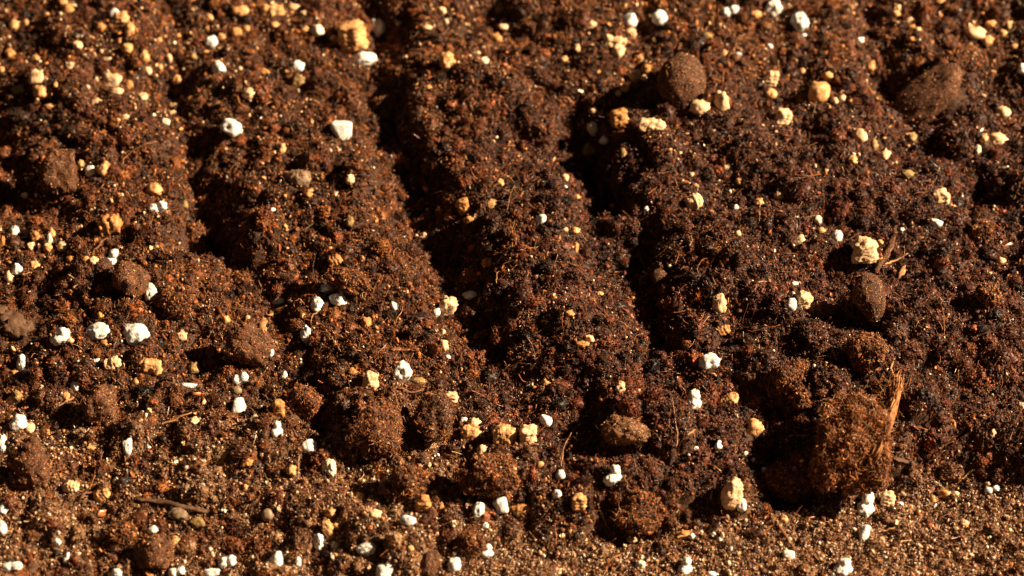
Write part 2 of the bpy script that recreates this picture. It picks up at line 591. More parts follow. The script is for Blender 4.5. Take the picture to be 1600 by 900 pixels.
def proto_clump(seed):
    """a whole soil aggregate: rough core grown over with many fine bits and fibres"""
    rg = np.random.default_rng(seed)
    V, F = blob(3, (0.44, 0.38, 0.34), seed, facets=4, amp=0.45, nsc=2.0, octv=4)
    parts = [(V, F)]
    for k in range(230):
        p = V[rg.integers(len(V))]
        q = 0.035 * math.exp(rg.normal(0, 0.45))
        parts.append(shift(blob(1, np.array([1, .8, .6]) * q, seed * 300 + k, facets=3, amp=0.5, nsc=2.4, octv=2), p * rg.uniform(.95, 1.1)))
    for k in range(70):
        p = V[rg.integers(len(V))]
        parts.append(hair(seed * 90 + k, rg.uniform(0.15, 0.5), 0.013, p * 1.05, n=6))
    return join_varied(parts, seed)

def proto_flake(seed):
    return blob(2, (0.5, 0.26, 0.08), seed, facets=5, amp=0.35, nsc=1.8, octv=3)

def make_collection(name, items, mat, smooth_shade=False):
    col = bpy.data.collections.new(name)
    for i, it in enumerate(items):
        V, F = it[0], it[1]
        me = mesh_from(name, V, F, mat, smooth_shade)
        q = it[2] if len(it) > 2 else np.ones(len(V))
        va = me.attributes.new('vary', 'FLOAT', 'POINT')
        va.data.foreach_set('value', np.asarray(q, np.float32))
        o = bpy.data.objects.new('%s_%02d' % (name, i), me)
        col.objects.link(o)
    return col

COL_CRUMB = make_collection('crumb_shape', [proto_lump(s) for s in range(2)] + [proto_cluster(s, 14, 11) for s in range(20, 31)] + [proto_flake(s) for s in range(5)], M_CRUMB)
COL_CLUMP = make_collection('clump_shape', [proto_clump(s) for s in range(40, 50)], M_CRUMB)
COL_GRAIN = make_collection('grain_shape', [blob(1, (0.5, 0.42, 0.36), s + 50, facets=6, amp=0.1) for s in range(5)], M_GRAIN)
COL_FIBRE = make_collection('fibre_shape', [hair(s + 300, 1.0, 0.022, curl=c, n=12) for s, c in enumerate([0.2, 0.3, 0.45, 0.6, 0.8, 0.5, 0.35, 0.9])], M_FIBRE, True)
def flat_root(seed, curl):
    V, F = hair(seed, 1.0, 0.013, curl=curl, n=16)
    P0 = V.copy(); P0[:, 2] = np.clip(P0[:, 2] * 0.15, -0.03, 0.05)
    a = seed * 1.7
    m = np.array([[math.cos(a), -math.sin(a), 0], [math.sin(a), math.cos(a), 0], [0, 0, 1]])
    return P0 @ m.T, F
COL_ROOT = make_collection('fine_root_shape', [flat_root(s + 800, c) for s, c in enumerate([0.15, 0.3, 0.45, 0.2, 0.35, 0.5, 0.25, 0.6, 0.3, 0.4])], M_FIBRE, True)
def chip(seed):
    V, F = blob(2, (0.5, 0.2, 0.06), seed, facets=5, amp=0.3, nsc=1.6, octv=3)
    return V, F
COL_CHIP = make_collection('bark_chip_shape', [chip(s + 900) for s in range(7)], M_FIBRE)
COL_DEBRIS = make_collection('debris_shape', [hair(s + 600, 1.0, 0.055, curl=c, n=7, sides=4) for s, c in enumerate([0.3, 0.5, 0.7, 0.9, 0.6, 0.4])], M_FIBRE)

def scatter(name, P, scl, tint, col, parent=None, seed=0, rot=None):
    n = len(P)
    rg = np.random.default_rng(seed)
    me = bpy.data.meshes.new(name)
    me.vertices.add(n)
    me.vertices.foreach_set('co', np.asarray(P, np.float32).ravel())
    def att(nm, typ, arr, key):
        a = me.attributes.new(nm, typ, 'POINT')
        a.data.foreach_set(key, np.ascontiguousarray(arr).ravel())
    att('scl', 'FLOAT_VECTOR', np.asarray(scl, np.float32), 'vector')
    if rot is None:
        rot = rg.uniform(0, 2 * math.pi, (n, 3))
    att('rot', 'FLOAT_VECTOR', rot.astype(np.float32), 'vector')
    att('pick', 'INT', rg.integers(0, 1000, n).astype(np.int32), 'value')
    att('tint', 'FLOAT_COLOR', np.concatenate([tint, np.ones((n, 1))], 1).astype(np.float32), 'color')
    o = link(name, me, parent=parent)
    ng = bpy.data.node_groups.new(name + '_scatter', 'GeometryNodeTree')
    ng.interface.new_socket('Geometry', in_out='INPUT', socket_type='NodeSocketGeometry')
    ng.interface.new_socket('Geometry', in_out='OUTPUT', socket_type='NodeSocketGeometry')
    gi = ng.nodes.new('NodeGroupInput'); go = ng.nodes.new('NodeGroupOutput')
    ip = ng.nodes.new('GeometryNodeInstanceOnPoints')
    ci = ng.nodes.new('GeometryNodeCollectionInfo')
    ci.inputs['Collection'].default_value = col
    ci.inputs['Separate Children'].default_value = True
    ci.inputs['Reset Children'].default_value = True
    ip.inputs['Pick Instance'].default_value = True
    def named(nm, typ):
        a = ng.nodes.new('GeometryNodeInputNamedAttribute')
        a.data_type = typ
        a.inputs['Name'].default_value = nm
        return a.outputs['Attribute']
    ng.links.new(gi.outputs[0], ip.inputs['Points'])
    ng.links.new(ci.outputs[0], ip.inputs['Instance'])
    ng.links.new(named('pick', 'INT'), ip.inputs['Instance Index'])
    er = ng.nodes.new('FunctionNodeEulerToRotation')
    ng.links.new(named('rot', 'FLOAT_VECTOR'), er.inputs[0])
    ng.links.new(er.outputs[0], ip.inputs['Rotation'])
    ng.links.new(named('scl', 'FLOAT_VECTOR'), ip.inputs['Scale'])
    ng.links.new(ip.outputs[0], go.inputs[0])
    md = o.modifiers.new('scatter', 'NODES')
    md.node_group = ng
    o['kind'] = 'stuff'
    return o

PAL = np.array([(0.011, 0.0038, 0.0015), (0.027, 0.0088, 0.0030), (0.060, 0.0186, 0.0058), (0.115, 0.0355, 0.0102),
                (0.195, 0.0620, 0.0165), (0.31, 0.105, 0.027), (0.47, 0.18, 0.046), (0.56, 0.33, 0.145)])
def pal_tint(n, rg, w, jitter=0.25):
    w = np.array(w, float); w /= w.sum()
    k = rg.choice(len(PAL), n, p=w)
    return PAL[k] * (1 + rg.uniform(-jitter, jitter, (n, 1))) * (1 + rg.uniform(-0.08, 0.08, (n, 3)))
SPAL = np.array([(0.12, 0.050, 0.021), (0.20, 0.097, 0.045), (0.29, 0.165, 0.086), (0.42, 0.27, 0.16), (0.54, 0.41, 0.28), (0.62, 0.55, 0.48), (0.06, 0.026, 0.013)])

# ================================================================ ITEMS (pixel x, y, width, height, look)
# looks: s smooth white, l two-lobed white, h hollow, d speckled with soil, c cream, g smooth but in the shade, a angular
PERLITE = [
 (180,22,18,17,'s'),(125,56,14,11,'c'),(330,66,19,20,'s'),(342,105,20,20,'s'),(361,200,33,27,'h'),(142,269,17,20,'g'),(259,191,13,13,'c'),
 (467,104,20,17,'s'),(533,204,31,29,'a'),(590,44,25,27,'g'),(570,92,34,21,'g'),(495,48,22,18,'c'),(757,96,13,13,'c'),
 (984,32,22,22,'a'),(1031,28,22,23,'s'),(1140,18,26,18,'l'),(1154,86,11,8,'s'),(944,219,15,12,'g'),(927,201,18,23,'c'),
 (1209,12,25,28,'s'),(1250,34,27,28,'d'),(1256,57,10,10,'s'),(1203,73,9,9,'s'),(1597,108,12,17,'s'),(1345,64,13,11,'g'),(1528,234,11,15,'c'),
 (246,324,28,19,'l'),(22,361,15,16,'s'),(26,420,17,17,'s'),(175,405,26,30,'l'),(236,456,20,26,'d'),(154,518,37,27,'d'),(212,524,47,35,'d'),
 (95,526,30,27,'l'),(34,568,14,27,'g'),(150,563,11,9,'s'),(375,592,24,20,'l'),(39,305,13,8,'c'),(77,373,9,17,'c'),
 (496,477,21,27,'d'),(509,450,19,13,'s'),(528,468,25,19,'a'),(615,479,11,15,'s'),(681,489,13,14,'s'),(478,523,16,28,'g'),(423,549,10,17,'s'),
 (444,586,11,12,'a'),(471,568,7,7,'s'),(734,461,21,13,'g'),(629,581,28,33,'h'),(700,558,8,7,'s'),(435,470,18,12,'d'),(426,328,9,7,'s'),
 (845,343,16,15,'a'),(1010,326,8,8,'s'),(1150,325,8,11,'s'),(1110,567,33,30,'h'),
 (1237,476,14,19,'a'),(1308,370,18,20,'d'),(1409,359,8,7,'s'),(1462,349,22,14,'a'),(1242,443,10,6,'s'),(1278,344,11,14,'c'),
 (117,604,13,14,'a'),(294,603,27,10,'s'),(374,636,22,28,'a'),(28,660,27,25,'l'),(199,699,14,27,'a'),(232,698,9,9,'s'),(4,695,13,30,'g'),
 (5,795,17,19,'s'),(3,824,15,21,'s'),(90,847,10,12,'s'),(104,873,10,18,'l'),(18,885,32,14,'l'),(183,896,17,14,'s'),(238,828,19,13,'d'),
 (355,878,26,21,'l'),(277,894,25,18,'l'),(332,895,27,15,'a'),(232,634,7,9,'g'),
 (482,697,25,20,'a'),(432,670,18,24,'l'),(616,700,12,12,'c'),(514,730,23,26,'c'),(748,798,17,25,'s'),(782,789,23,25,'a'),(758,821,11,10,'s'),
 (498,847,17,28,'s'),(430,877,22,29,'a'),(572,859,29,20,'d'),(760,861,21,21,'l'),(710,883,20,23,'s'),(604,893,30,24,'a'),(637,813,24,17,'d'),
 (466,877,9,15,'g'),(671,699,8,6,'s'),(725,656,10,9,'s'),
 (1084,624,23,30,'l'),(853,658,18,19,'a'),(957,743,27,31,'l'),(876,744,14,19,'d'),(870,772,14,13,'g'),(1123,697,12,17,'s'),(1088,702,12,9,'g'),
 (1164,709,10,8,'c'),(1176,718,7,6,'s'),(1158,790,16,20,'s'),(1194,735,10,10,'g'),(1071,885,21,29,'l'),(1114,898,18,10,'s'),(1081,838,10,9,'s'),(1001,883,15,15,'c'),
 (1353,789,27,40,'l'),(1351,833,16,24,'a'),(1232,867,17,14,'a'),(1317,886,29,26,'l'),(1551,765,24,13,'l'),(1408,788,8,8,'s'),(1597,634,12,11,'c'),
]
# looks: p pale crumbly, g golden, a amber, o olive-brown with shade put into the colour, P/G/A the same as a stack of visible layers
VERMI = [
 (21,39,15,16,'g'),(41,37,10,11,'g'),(56,57,11,10,'p'),(99,4,13,11,'g'),(107,15,17,18,'a'),(16,83,16,17,'a'),(158,43,15,15,'a'),(191,28,19,19,'G'),
 (203,46,15,23,'g'),(121,71,15,15,'p'),(198,76,18,15,'g'),(225,88,16,19,'g'),(167,92,25,8,'p'),(56,91,13,11,'g'),(109,103,15,12,'p'),(97,107,11,8,'g'),
 (57,122,22,26,'p'),(62,144,21,20,'g'),(28,140,22,16,'o'),(88,132,9,9,'g'),(175,127,31,25,'p'),(183,143,22,12,'p'),(201,133,13,15,'a'),(152,159,17,11,'p'),
 (222,151,18,14,'p'),(231,112,12,14,'p'),(250,105,9,9,'g'),(265,92,8,17,'p'),(277,125,15,15,'g'),(77,166,21,9,'g'),(17,182,11,8,'p'),(195,184,13,11,'p'),
 (272,166,15,9,'p'),(271,177,15,9,'p'),(241,155,8,9,'a'),(211,3,11,9,'g'),(328,27,15,10,'g'),(325,47,13,17,'g'),(346,58,12,12,'g'),(369,51,16,16,'a'),
 (376,18,23,17,'g'),(385,45,10,10,'g'),(126,257,13,14,'g'),(161,265,21,23,'g'),(243,297,27,21,'g'),(388,146,19,17,'p'),(248,62,10,9,'g'),(301,88,13,11,'o'),
 (375,108,8,9,'p'),(329,134,7,7,'p'),(298,155,11,8,'g'),(136,137,8,8,'p'),(2,110,9,11,'g'),(187,65,11,11,'a'),
 (425,19,32,22,'G'),(459,12,17,12,'p'),(475,22,14,10,'p'),(430,39,13,10,'g'),(478,46,18,9,'g'),(550,56,41,42,'G'),(522,62,13,13,'a'),(411,113,19,12,'a'),
 (468,127,24,20,'o'),(441,233,12,18,'g'),(487,190,8,9,'g'),(548,281,14,17,'p'),(689,18,15,14,'p'),(697,34,7,9,'p'),(668,43,15,8,'p'),(700,98,22,28,'G'),
 (786,42,14,11,'p'),(775,59,20,16,'a'),(780,12,14,22,'o'),(670,137,10,9,'a'),(688,136,7,9,'a'),(665,295,10,12,'g'),(782,286,10,13,'g'),(484,298,10,7,'g'),
 (922,39,19,13,'p'),(961,66,31,20,'P'),(967,81,20,22,'p'),(986,52,16,16,'p'),(902,76,11,14,'p'),(881,94,13,13,'g'),(889,99,9,9,'g'),(1000,90,17,11,'g'),
 (993,119,23,21,'p'),(1007,122,10,9,'p'),(1010,109,14,16,'a'),(936,113,10,8,'g'),(976,138,15,15,'g'),(966,146,10,10,'p'),(968,186,27,27,'A'),
 (1010,179,12,12,'p'),(1018,196,37,21,'P'),(927,174,13,9,'p'),(920,236,21,25,'o'),(974,240,10,17,'o'),(1108,153,16,13,'g'),(1093,168,29,24,'p'),
 (1128,160,22,34,'p'),(1180,23,18,12,'g'),(1105,56,16,10,'o'),(1132,84,9,9,'g'),(1136,261,12,12,'p'),(1080,274,9,9,'p'),(883,278,11,13,'p'),
 (1155,284,11,11,'a'),(1117,203,11,6,'p'),(1074,210,8,6,'p'),
 (1205,124,19,25,'P'),(1205,147,17,17,'g'),(1223,185,26,27,'P'),(1295,120,21,15,'g'),(1280,148,31,37,'g'),(1304,159,10,12,'p'),(1316,153,10,10,'p'),
 (1253,110,12,12,'g'),(1422,34,21,12,'p'),(1400,23,12,12,'g'),(1404,13,8,10,'p'),(1470,3,18,9,'g'),(1525,51,31,21,'p'),(1543,64,17,16,'g'),
 (1548,38,16,12,'g'),(1567,52,12,11,'g'),(1585,74,12,10,'g'),(1360,103,13,17,'a'),(1343,212,21,20,'p'),(1366,226,12,19,'o'),(1332,250,15,14,'g'),
 (1383,243,17,16,'p'),(1425,215,16,15,'o'),(1565,176,25,19,'p'),(1558,218,30,19,'p'),(1538,216,13,14,'g'),(1418,273,20,14,'o'),(1472,299,14,10,'g'),
 (2,390,9,38,'A'),(172,352,31,30,'A'),(56,371,13,19,'A'),(80,366,12,20,'g'),(49,387,13,16,'p'),(74,388,14,15,'g'),(97,386,18,17,'p'),(109,395,9,9,'a'),
 (55,415,17,16,'g'),(15,433,17,20,'p'),(135,407,15,12,'g'),(146,408,14,14,'p'),(110,405,13,9,'a'),(144,331,10,11,'p'),(80,482,7,8,'g'),
 (283,524,18,20,'p'),(163,536,15,11,'a'),(110,532,11,10,'p'),(175,568,24,20,'P'),(236,573,30,23,'G'),(303,576,17,20,'o'),(353,500,14,12,'g'),
 (387,496,8,7,'p'),(211,596,11,11,'g'),(22,584,17,12,'a'),(289,320,9,14,'o'),
 (482,304,13,10,'a'),(525,408,21,18,'A'),(547,345,12,17,'o'),(725,323,19,25,'A'),(733,344,18,12,'a'),(770,322,18,21,'g'),(760,363,10,15,'p'),
 (762,411,17,15,'A'),(662,370,13,12,'p'),(700,482,25,34,'P'),(692,519,8,10,'p'),(694,540,12,18,'p'),(579,597,21,31,'P'),(572,504,15,18,'a'),
 (652,596,25,13,'o'),(552,580,15,12,'a'),
 (900,361,13,13,'g'),(900,388,9,20,'a'),(883,359,9,7,'p'),(901,308,13,8,'g'),(1085,315,24,21,'P'),(1124,473,20,33,'p'),(1130,516,20,14,'A'),
 (921,530,14,13,'p'),(910,538,20,10,'a'),(853,598,15,11,'g'),(936,460,14,9,'g'),(890,490,15,12,'a'),(1186,316,15,13,'g'),(1153,365,9,10,'p'),(970,604,13,17,'g'),
 (1217,306,15,13,'p'),(1470,309,23,26,'P'),(1351,391,35,36,'P'),(1256,470,22,27,'P'),(1250,375,15,17,'p'),(1284,360,13,9,'g'),(1376,379,9,9,'g'),
 (1377,406,8,8,'g'),(1565,408,12,11,'p'),
 (27,618,16,18,'o'),(16,626,14,15,'p'),(103,619,12,13,'g'),(46,671,16,19,'p'),(119,690,12,10,'a'),(142,700,15,9,'g'),(111,761,22,17,'P'),
 (159,772,23,18,'G'),(303,658,16,13,'p'),(386,722,18,15,'a'),(326,720,10,14,'g'),(309,817,27,18,'o'),(273,845,25,14,'g'),(384,763,9,12,'g'),
 (435,640,20,31,'A'),(455,736,15,19,'g'),(705,623,18,19,'P'),(737,677,30,20,'G'),(741,660,20,15,'p'),(788,680,31,30,'G'),(754,704,18,18,'p'),
 (586,803,20,15,'p'),(563,776,13,13,'g'),(513,828,16,31,'G'),(527,822,13,11,'g'),(517,801,17,14,'g'),(661,788,20,24,'A'),(690,793,10,17,'a'),
 (642,857,10,9,'g'),(600,867,9,12,'a'),
 (825,679,25,26,'P'),(969,606,15,14,'p'),(1138,625,29,16,'G'),(1179,673,26,34,'g'),(905,785,20,25,'G'),(815,795,27,16,'A'),(1144,772,28,44,'P'),
 (989,844,21,10,'p'),(1069,836,22,15,'a'),(844,726,11,9,'g'),(802,681,9,20,'g'),
 (1387,781,22,24,'P'),(1552,677,8,15,'p'),(1507,817,13,9,'p'),(1225,810,12,14,'g'),
]
# x, y, w, h, depth ratio, angle, kind, material, facets, sink, name, category, label, landmark phrase
CLODS = [
 (1065,127,76,90,.85,-8,'round',M_STONE_D,1,.10,'bark_stone','stone','large round dark brown stone with pitted skin at upper centre','round dark stone'),
 (1448,152,140,72,.75,46,'slab',M_STONE_R,2,-.10,'leaning_stone','stone','big flat brown stone leaning in the furrow at upper right, lit rim','leaning flat stone'),
 (1502,104,84,62,.8,25,'clod',M_STONE_D,4,.32,'soil_clod','clod','dark soil clod right behind the leaning flat stone','clod behind leaning stone'),
 (1358,468,52,86,.9,6,'drop',M_STONE_D,0,.05,'teardrop_stone','stone','dark teardrop shaped stone standing upright at right','teardrop stone'),
 (1286,485,46,27,.9,4,'round',M_STONE_D,4,.0,'soil_clod','clod','small dark oval clod lying left of the teardrop stone','oval clod by teardrop stone'),
 (976,676,76,52,.8,-24,'facet',M_STONE_T,7,.20,'angular_stone','stone','tan brown angular stone with pointed right end at lower centre','tan angular stone'),
 (590,672,84,98,.7,-22,'firm',M_STONE_R,9,-.06,'fibrous_clod','clod','reddish fibrous clod, left one of the two large ones at lower left centre','reddish fibrous clod'),
 (678,650,68,80,.9,0,'firm',M_STONE_D,7,-.22,'dark_clod','clod','dark block-like clod with shaded left face beside the reddish fibrous clod','dark block clod'),
 (640,752,58,62,.8,10,'clod',M_STONE_D,5,.02,'soil_clod','clod','greyish dark clod just below the dark block-like clod','greyish dark clod'),
 (1000,800,84,70,.8,0,'clod',M_STONE_D,5,.0,'dark_clod','clod','dark soil clod at the edge of the sandy strip at bottom centre','dark clod by sand'),
 (1332,708,120,158,.75,-3,'peat',M_STONE_R,4,.0,'peat_clod','clod','largest upright reddish peat clod with a frayed root on its right','big peat clod'),
 (156,634,56,66,.7,10,'facet',M_STONE_R,7,.0,'soil_clod','clod','smooth brown clod with a flat face in the lower left','flat-faced brown clod'),
 (46,722,58,78,.7,12,'facet',M_STONE_R,6,.02,'soil_clod','clod','tall brown oval clod near the left edge, lower corner','tall oval clod'),
 (205,437,60,60,.9,0,'facet',M_STONE_R,6,.10,'soil_clod','clod','rounded dark brown clod right beside a white two-lobed granule','rounded brown clod'),
 (275,470,66,54,.8,-20,'clod',M_STONE_D,4,.05,'soil_clod','clod','low dark clod right of the rounded brown clod','low dark clod'),
 (388,540,80,70,.6,-25,'facet',M_STONE_R,8,.0,'angular_clod','clod','angular brown slab-like clod in the dark hollow at left centre','angular brown clod'),
 (90,270,64,80,.7,0,'facet',M_STONE_R,7,.0,'soil_clod','clod','reddish brown clod with smooth face at upper left','smooth reddish clod'),
 (240,864,68,58,.7,15,'facet',M_STONE_R,6,.05,'soil_clod','clod','smooth brown clod at the bottom, left of centre','smooth bottom clod'),
 (190,832,46,38,.9,0,'clod',M_STONE_R,4,.05,'soil_clod','clod','small rounded brown clod above left of the smooth bottom clod','small round clod'),
 (465,280,42,36,.8,-20,'facet',M_PEBBLE,5,.15,'soil_clod','clod','greyish brown clod on the ridge left of the long dark furrow','greyish ridge clod'),
 (475,632,56,66,.8,0,'clod',M_STONE_D,4,.05,'soil_clod','clod','dark rough clod left of the reddish fibrous clod','rough dark clod'),
 (1352,552,64,64,.8,0,'clod',M_STONE_D,4,.0,'soil_clod','clod','dark lumpy clod just below the teardrop stone','lumpy clod'),
 (1230,592,48,42,.9,0,'clod',M_STONE_D,4,.05,'soil_clod','clod','rounded dark clod above left of the big peat clod','rounded dark clod'),
 (1236,752,92,62,.7,0,'clod',M_STONE_R,4,.0,'soil_clod','clod','low clod lying in the deep shade left of the big peat clod','shaded low clod'),
 (300,376,42,52,.8,0,'clod',M_STONE_R,4,.05,'soil_clod','clod','dark reddish clod at the rim of the deep hole at left','clod by deep hole'),
 (760,742,104,70,.7,0,'clod',M_STONE_D,3,-.05,'soil_clod','clod','broad crumbly dark clod at lower centre','broad crumbly clod'),
 (671,880,30,46,.8,-20,'facet',M_STONE_R,5,.15,'brown_stone','stone','narrow brown stone at the bottom edge left of centre','narrow brown stone'),
 (1030,432,28,26,.9,0,'round',M_STONE_D,3,.15,'pebble','pebble','small dark round pebble in the deep shaded furrow','pebble in furrow'),
 (278,803,32,20,.6,-8,'facet',M_PEBBLE,4,.0,'flat_pebble','pebble','flat pale brown pebble under the dark twig at lower left','flat pebble'),
 (418,804,21,21,.9,0,'round',M_PEBBLE,2,.0,'pebble','pebble','small round grey brown pebble at the bottom left','round grey pebble'),
 (370,610,17,14,.9,0,'round',M_PEBBLE,2,.0,'pebble','pebble','tiny grey pebble between two white granules at left centre',None),
 (1477,772,21,14,.7,-12,'round',M_AMBERP,2,-.02,'pebble','pebble','smooth amber pebble lying on sand at lower right','amber pebble'),
 (1458,781,11,15,.8,0,'round',M_AMBERP,2,-.02,'pebble','pebble','tiny upright amber pebble beside the larger amber pebble',None),
 (1553,827,19,16,.8,0,'facet',M_STONE_T,4,.0,'pebble','pebble','reddish tan pebble on sand near the bottom right corner','tan pebble'),
 (735,850,44,40,.8,0,'clod',M_STONE_R,4,.0,'soil_clod','clod','reddish crumbly clod left of a lobed white granule at bottom',None),
 (1545,460,40,38,.8,0,'clod',M_STONE_D,4,.05,'soil_clod','clod','small dark clod on the right ridge near the right edge','right ridge clod'),
 (1535,360,36,36,.8,0,'clod',M_STONE_D,4,.08,'soil_clod','clod','small round dark clod beside the right furrow',None),
 (1250,575,34,30,.8,0,'clod',M_STONE_D,4,.08,'soil_clod','clod','smaller dark clod touching the rounded dark clod',None),
 (1256,622,40,34,.8,0,'clod',M_STONE_D,4,.05,'soil_clod','clod','dark clod between rounded dark clod and peat clod',None),
 (545,440,70,40,.7,-10,'clod',M_STONE_D,3,-.08,'soil_clod','clod','low crumbly mound above the three white granules',None),
]
LAND = [(c[0], c[1], c[13]) for c in CLODS if c[13]] + [
 (212,524,'largest speckled granule'),(550,56,'big golden chunk'),(1351,391,'layered golden flake'),(629,581,'hollow white granule'),
 (1110,567,'cream hollow granule'),(533,204,'angular white granule'),(361,200,'white granule with hole'),(1353,789,'two-lobed white granule'),
 (788,680,'large layered flake'),(1144,772,'tall layered stack'),(700,482,'pale flake by furrow'),(498,847,'slim white granule'),(175,127,'large pale yellow flake'),
 (1525,51,'big pale flake'),(1209,12,'white granule at top edge'),(496,477,'dotted white granule'),(1470,309,'block-like layered flake'),(748,798,'egg-shaped white granule'),
 (993,119,'bright crumbly flake')]
SPECIAL = {
 (212,524): 'largest white perlite granule, speckled with soil, at left centre',
 (550,56): 'big golden layered vermiculite chunk at the top left of centre',
 (1351,391): 'large layered golden vermiculite flake above the teardrop stone',
 (629,581): 'hollow white perlite granule with dark pit above the reddish clod',
 (1110,567): 'crumbly cream perlite granule with dark hollow, right of centre',
 (533,204): 'bright angular white perlite granule on ridge beside long dark furrow',
 (361,200): 'oval white perlite granule with dark hole at upper left',
 (1353,789): 'two-lobed white perlite granule at foot of the big peat clod',
 (788,680): 'large layered golden vermiculite flake right of the dark block clod',
 (1144,772): 'tall pale layered vermiculite stack on the edge of the sand',
 (700,482): 'pale yellow vermiculite flake on the furrow rim left of centre',
 (498,847): 'slim white perlite granule leaning on a tan layered flake',
 (175,127): 'large pale yellow crumbly vermiculite flake at upper left',
 (1525,51): 'big pale cream vermiculite flake near the top right corner',
 (1209,12): 'round white perlite granule cut by the top edge',
 (496,477): 'white perlite granule with fine dark dots, above a thin root hair',
 (1470,309): 'block-like layered pale vermiculite flake in the right furrow',
 (748,798): 'egg-shaped white perlite granule at lower centre, left of an angular one',
 (993,119): 'bright crumbly pale vermiculite flake left of the round dark stone',
 (154,518): 'oval speckled perlite granule left of the largest one',
 (853,658): 'small angular white perlite granule right of a layered flake',
 (957,743): 'lobed white perlite granule below the tan angular stone',
}
DIRS = ['right of', 'above right of', 'above', 'above left of', 'left of', 'below left of', 'below', 'below right of']
def where_from(x, y, skip=None):
    c = sorted(LAND, key=lambda l: math.hypot(l[0] - x, (l[1] - y)) + (1e6 if (l[0], l[1]) == (x, y) else 0))
    l = c[0]
    a = math.degrees(math.atan2(l[1] - y, x - l[0])) % 360
    return DIRS[int(((a + 22.5) % 360) // 45)], l[2], math.hypot(l[0] - x, l[1] - y)

PWORD = {'s': 'rounded white', 'l': 'lobed white', 'h': 'hollow white', 'd': 'soil-speckled white', 'c': 'cream', 'g': 'greyish shaded', 'a': 'angular white'}
VWORD = {'p': 'pale yellow crumbly', 'g': 'golden', 'a': 'amber', 'o': 'shade-dimmed olive-brown', 'P': 'layered pale', 'G': 'layered golden', 'A': 'layered amber'}
def make_labels():
    rows = []
    for lst, words, noun in ((PERLITE, PWORD, 'perlite granule'), (VERMI, VWORD, 'vermiculite flake')):
        for it in lst:
            x, y, w, h, k = it
            size = 'large ' if max(w, h) >= 28 else ('tiny ' if max(w, h) <= 11 else 'small ')
            d, l, dist = where_from(x, y)
            rows.append([it, size + words[k] + ' ' + noun, d, l, dist])
    out = {}
    groups = {}
    for r in rows:
        groups.setdefault((r[1], r[2], r[3]), []).append(r)
    ORD = ['closest one', 'second closest', 'third closest', 'fourth closest', 'fifth closest', 'sixth closest', 'seventh closest']
    for (a, d, l), rs in groups.items():
        rs.sort(key=lambda r: r[4])
        for i, r in enumerate(rs):
            t = '%s %s the %s' % (a, d, l)
            if len(rs) > 1:
                t += ', ' + ORD[min(i, 6)]
            out[r[0]] = SPECIAL.get((r[0][0], r[0][1]), t)
    return out
LABELS = make_labels()

KEEP = []         # places that loose crumbs must leave free: px, py, half w, half h, depth, radius

def place(px, py, w, h, lift_ratio):
    hh = min(w, h) * 0.5 * 0.90 / FPX
    P = surf(px, py, hh * 2 * lift_ratio)
    dz = (P - CAM) @ FWD
    return P, dz / FPX           # centre and metres per pixel there

def ground_obj(name, V, F, mat, P, label, cat, group=None, smooth_shade=True):
    me = mesh_from(name, V, F, mat, smooth_shade)
    o = link(name, me, P)
    return tag(o, label, cat, group)

PM = {'s': M_PERL, 'l': M_PERL, 'h': M_PERLS, 'd': M_PERLS, 'c': M_PERLC, 'g': M_PERL, 'a': M_PERL}
def build_perlite():
    for i, it in enumerate(PERLITE):
        x, y, w, h, k = it
        P, mpp = place(x, y, w, h, 0.26)
        rg = np.random.default_rng(i + 500)
        rad = np.array([w, h, min(w, h) * 0.95]) * 0.5 * mpp * 1.12
        kw = dict(facets=4, amp=0.24, nsc=1.8)
        if k == 'l':
            if w > h * 1.15:
                lo = [(-.5, -.1, 0, .62), (.5, .15, .1, .56), (.0, -.1, -.2, .5)]
            else:
                lo = [(-.12, -.42, 0, .66), (.2, .5, .1, .52), (.35, -.3, -.1, .5)]
            lo = [(a + rg.uniform(-.08, .08), b_ + rg.uniform(-.08, .08), c_, q) for a, b_, c_, q in lo]
            kw = dict(lobes=lo, amp=0.2, nsc=2.2)
        elif k == 'h':
            kw = dict(facets=3, amp=0.2, nsc=2.2, hole=(rg.uniform(-.25, .1), rg.uniform(0, .3), 1))
        elif k == 'd':
            kw = dict(facets=3, amp=0.2, nsc=2.6)
        elif k == 'c':
            kw = dict(facets=4, amp=0.34, nsc=2.6)
        elif k == 'a':
            kw = dict(facets=7, amp=0.12, nsc=2.2, box=0.3)
        lv = 4 if max(w, h) > 24 else 3
        V, F = blob(lv, rad, i + 3, **kw)
        V = V @ frame(0 if k != 's' else rg.uniform(-12, 12)).T
        ground_obj('perlite_granule', V, F, PM[k], P, LABELS[it], 'perlite', 'white perlite granules in the soil')
        KEEP.append((x, y, w / 2, h / 2, (P - CAM) @ FWD, max(w, h) / 2 * mpp))

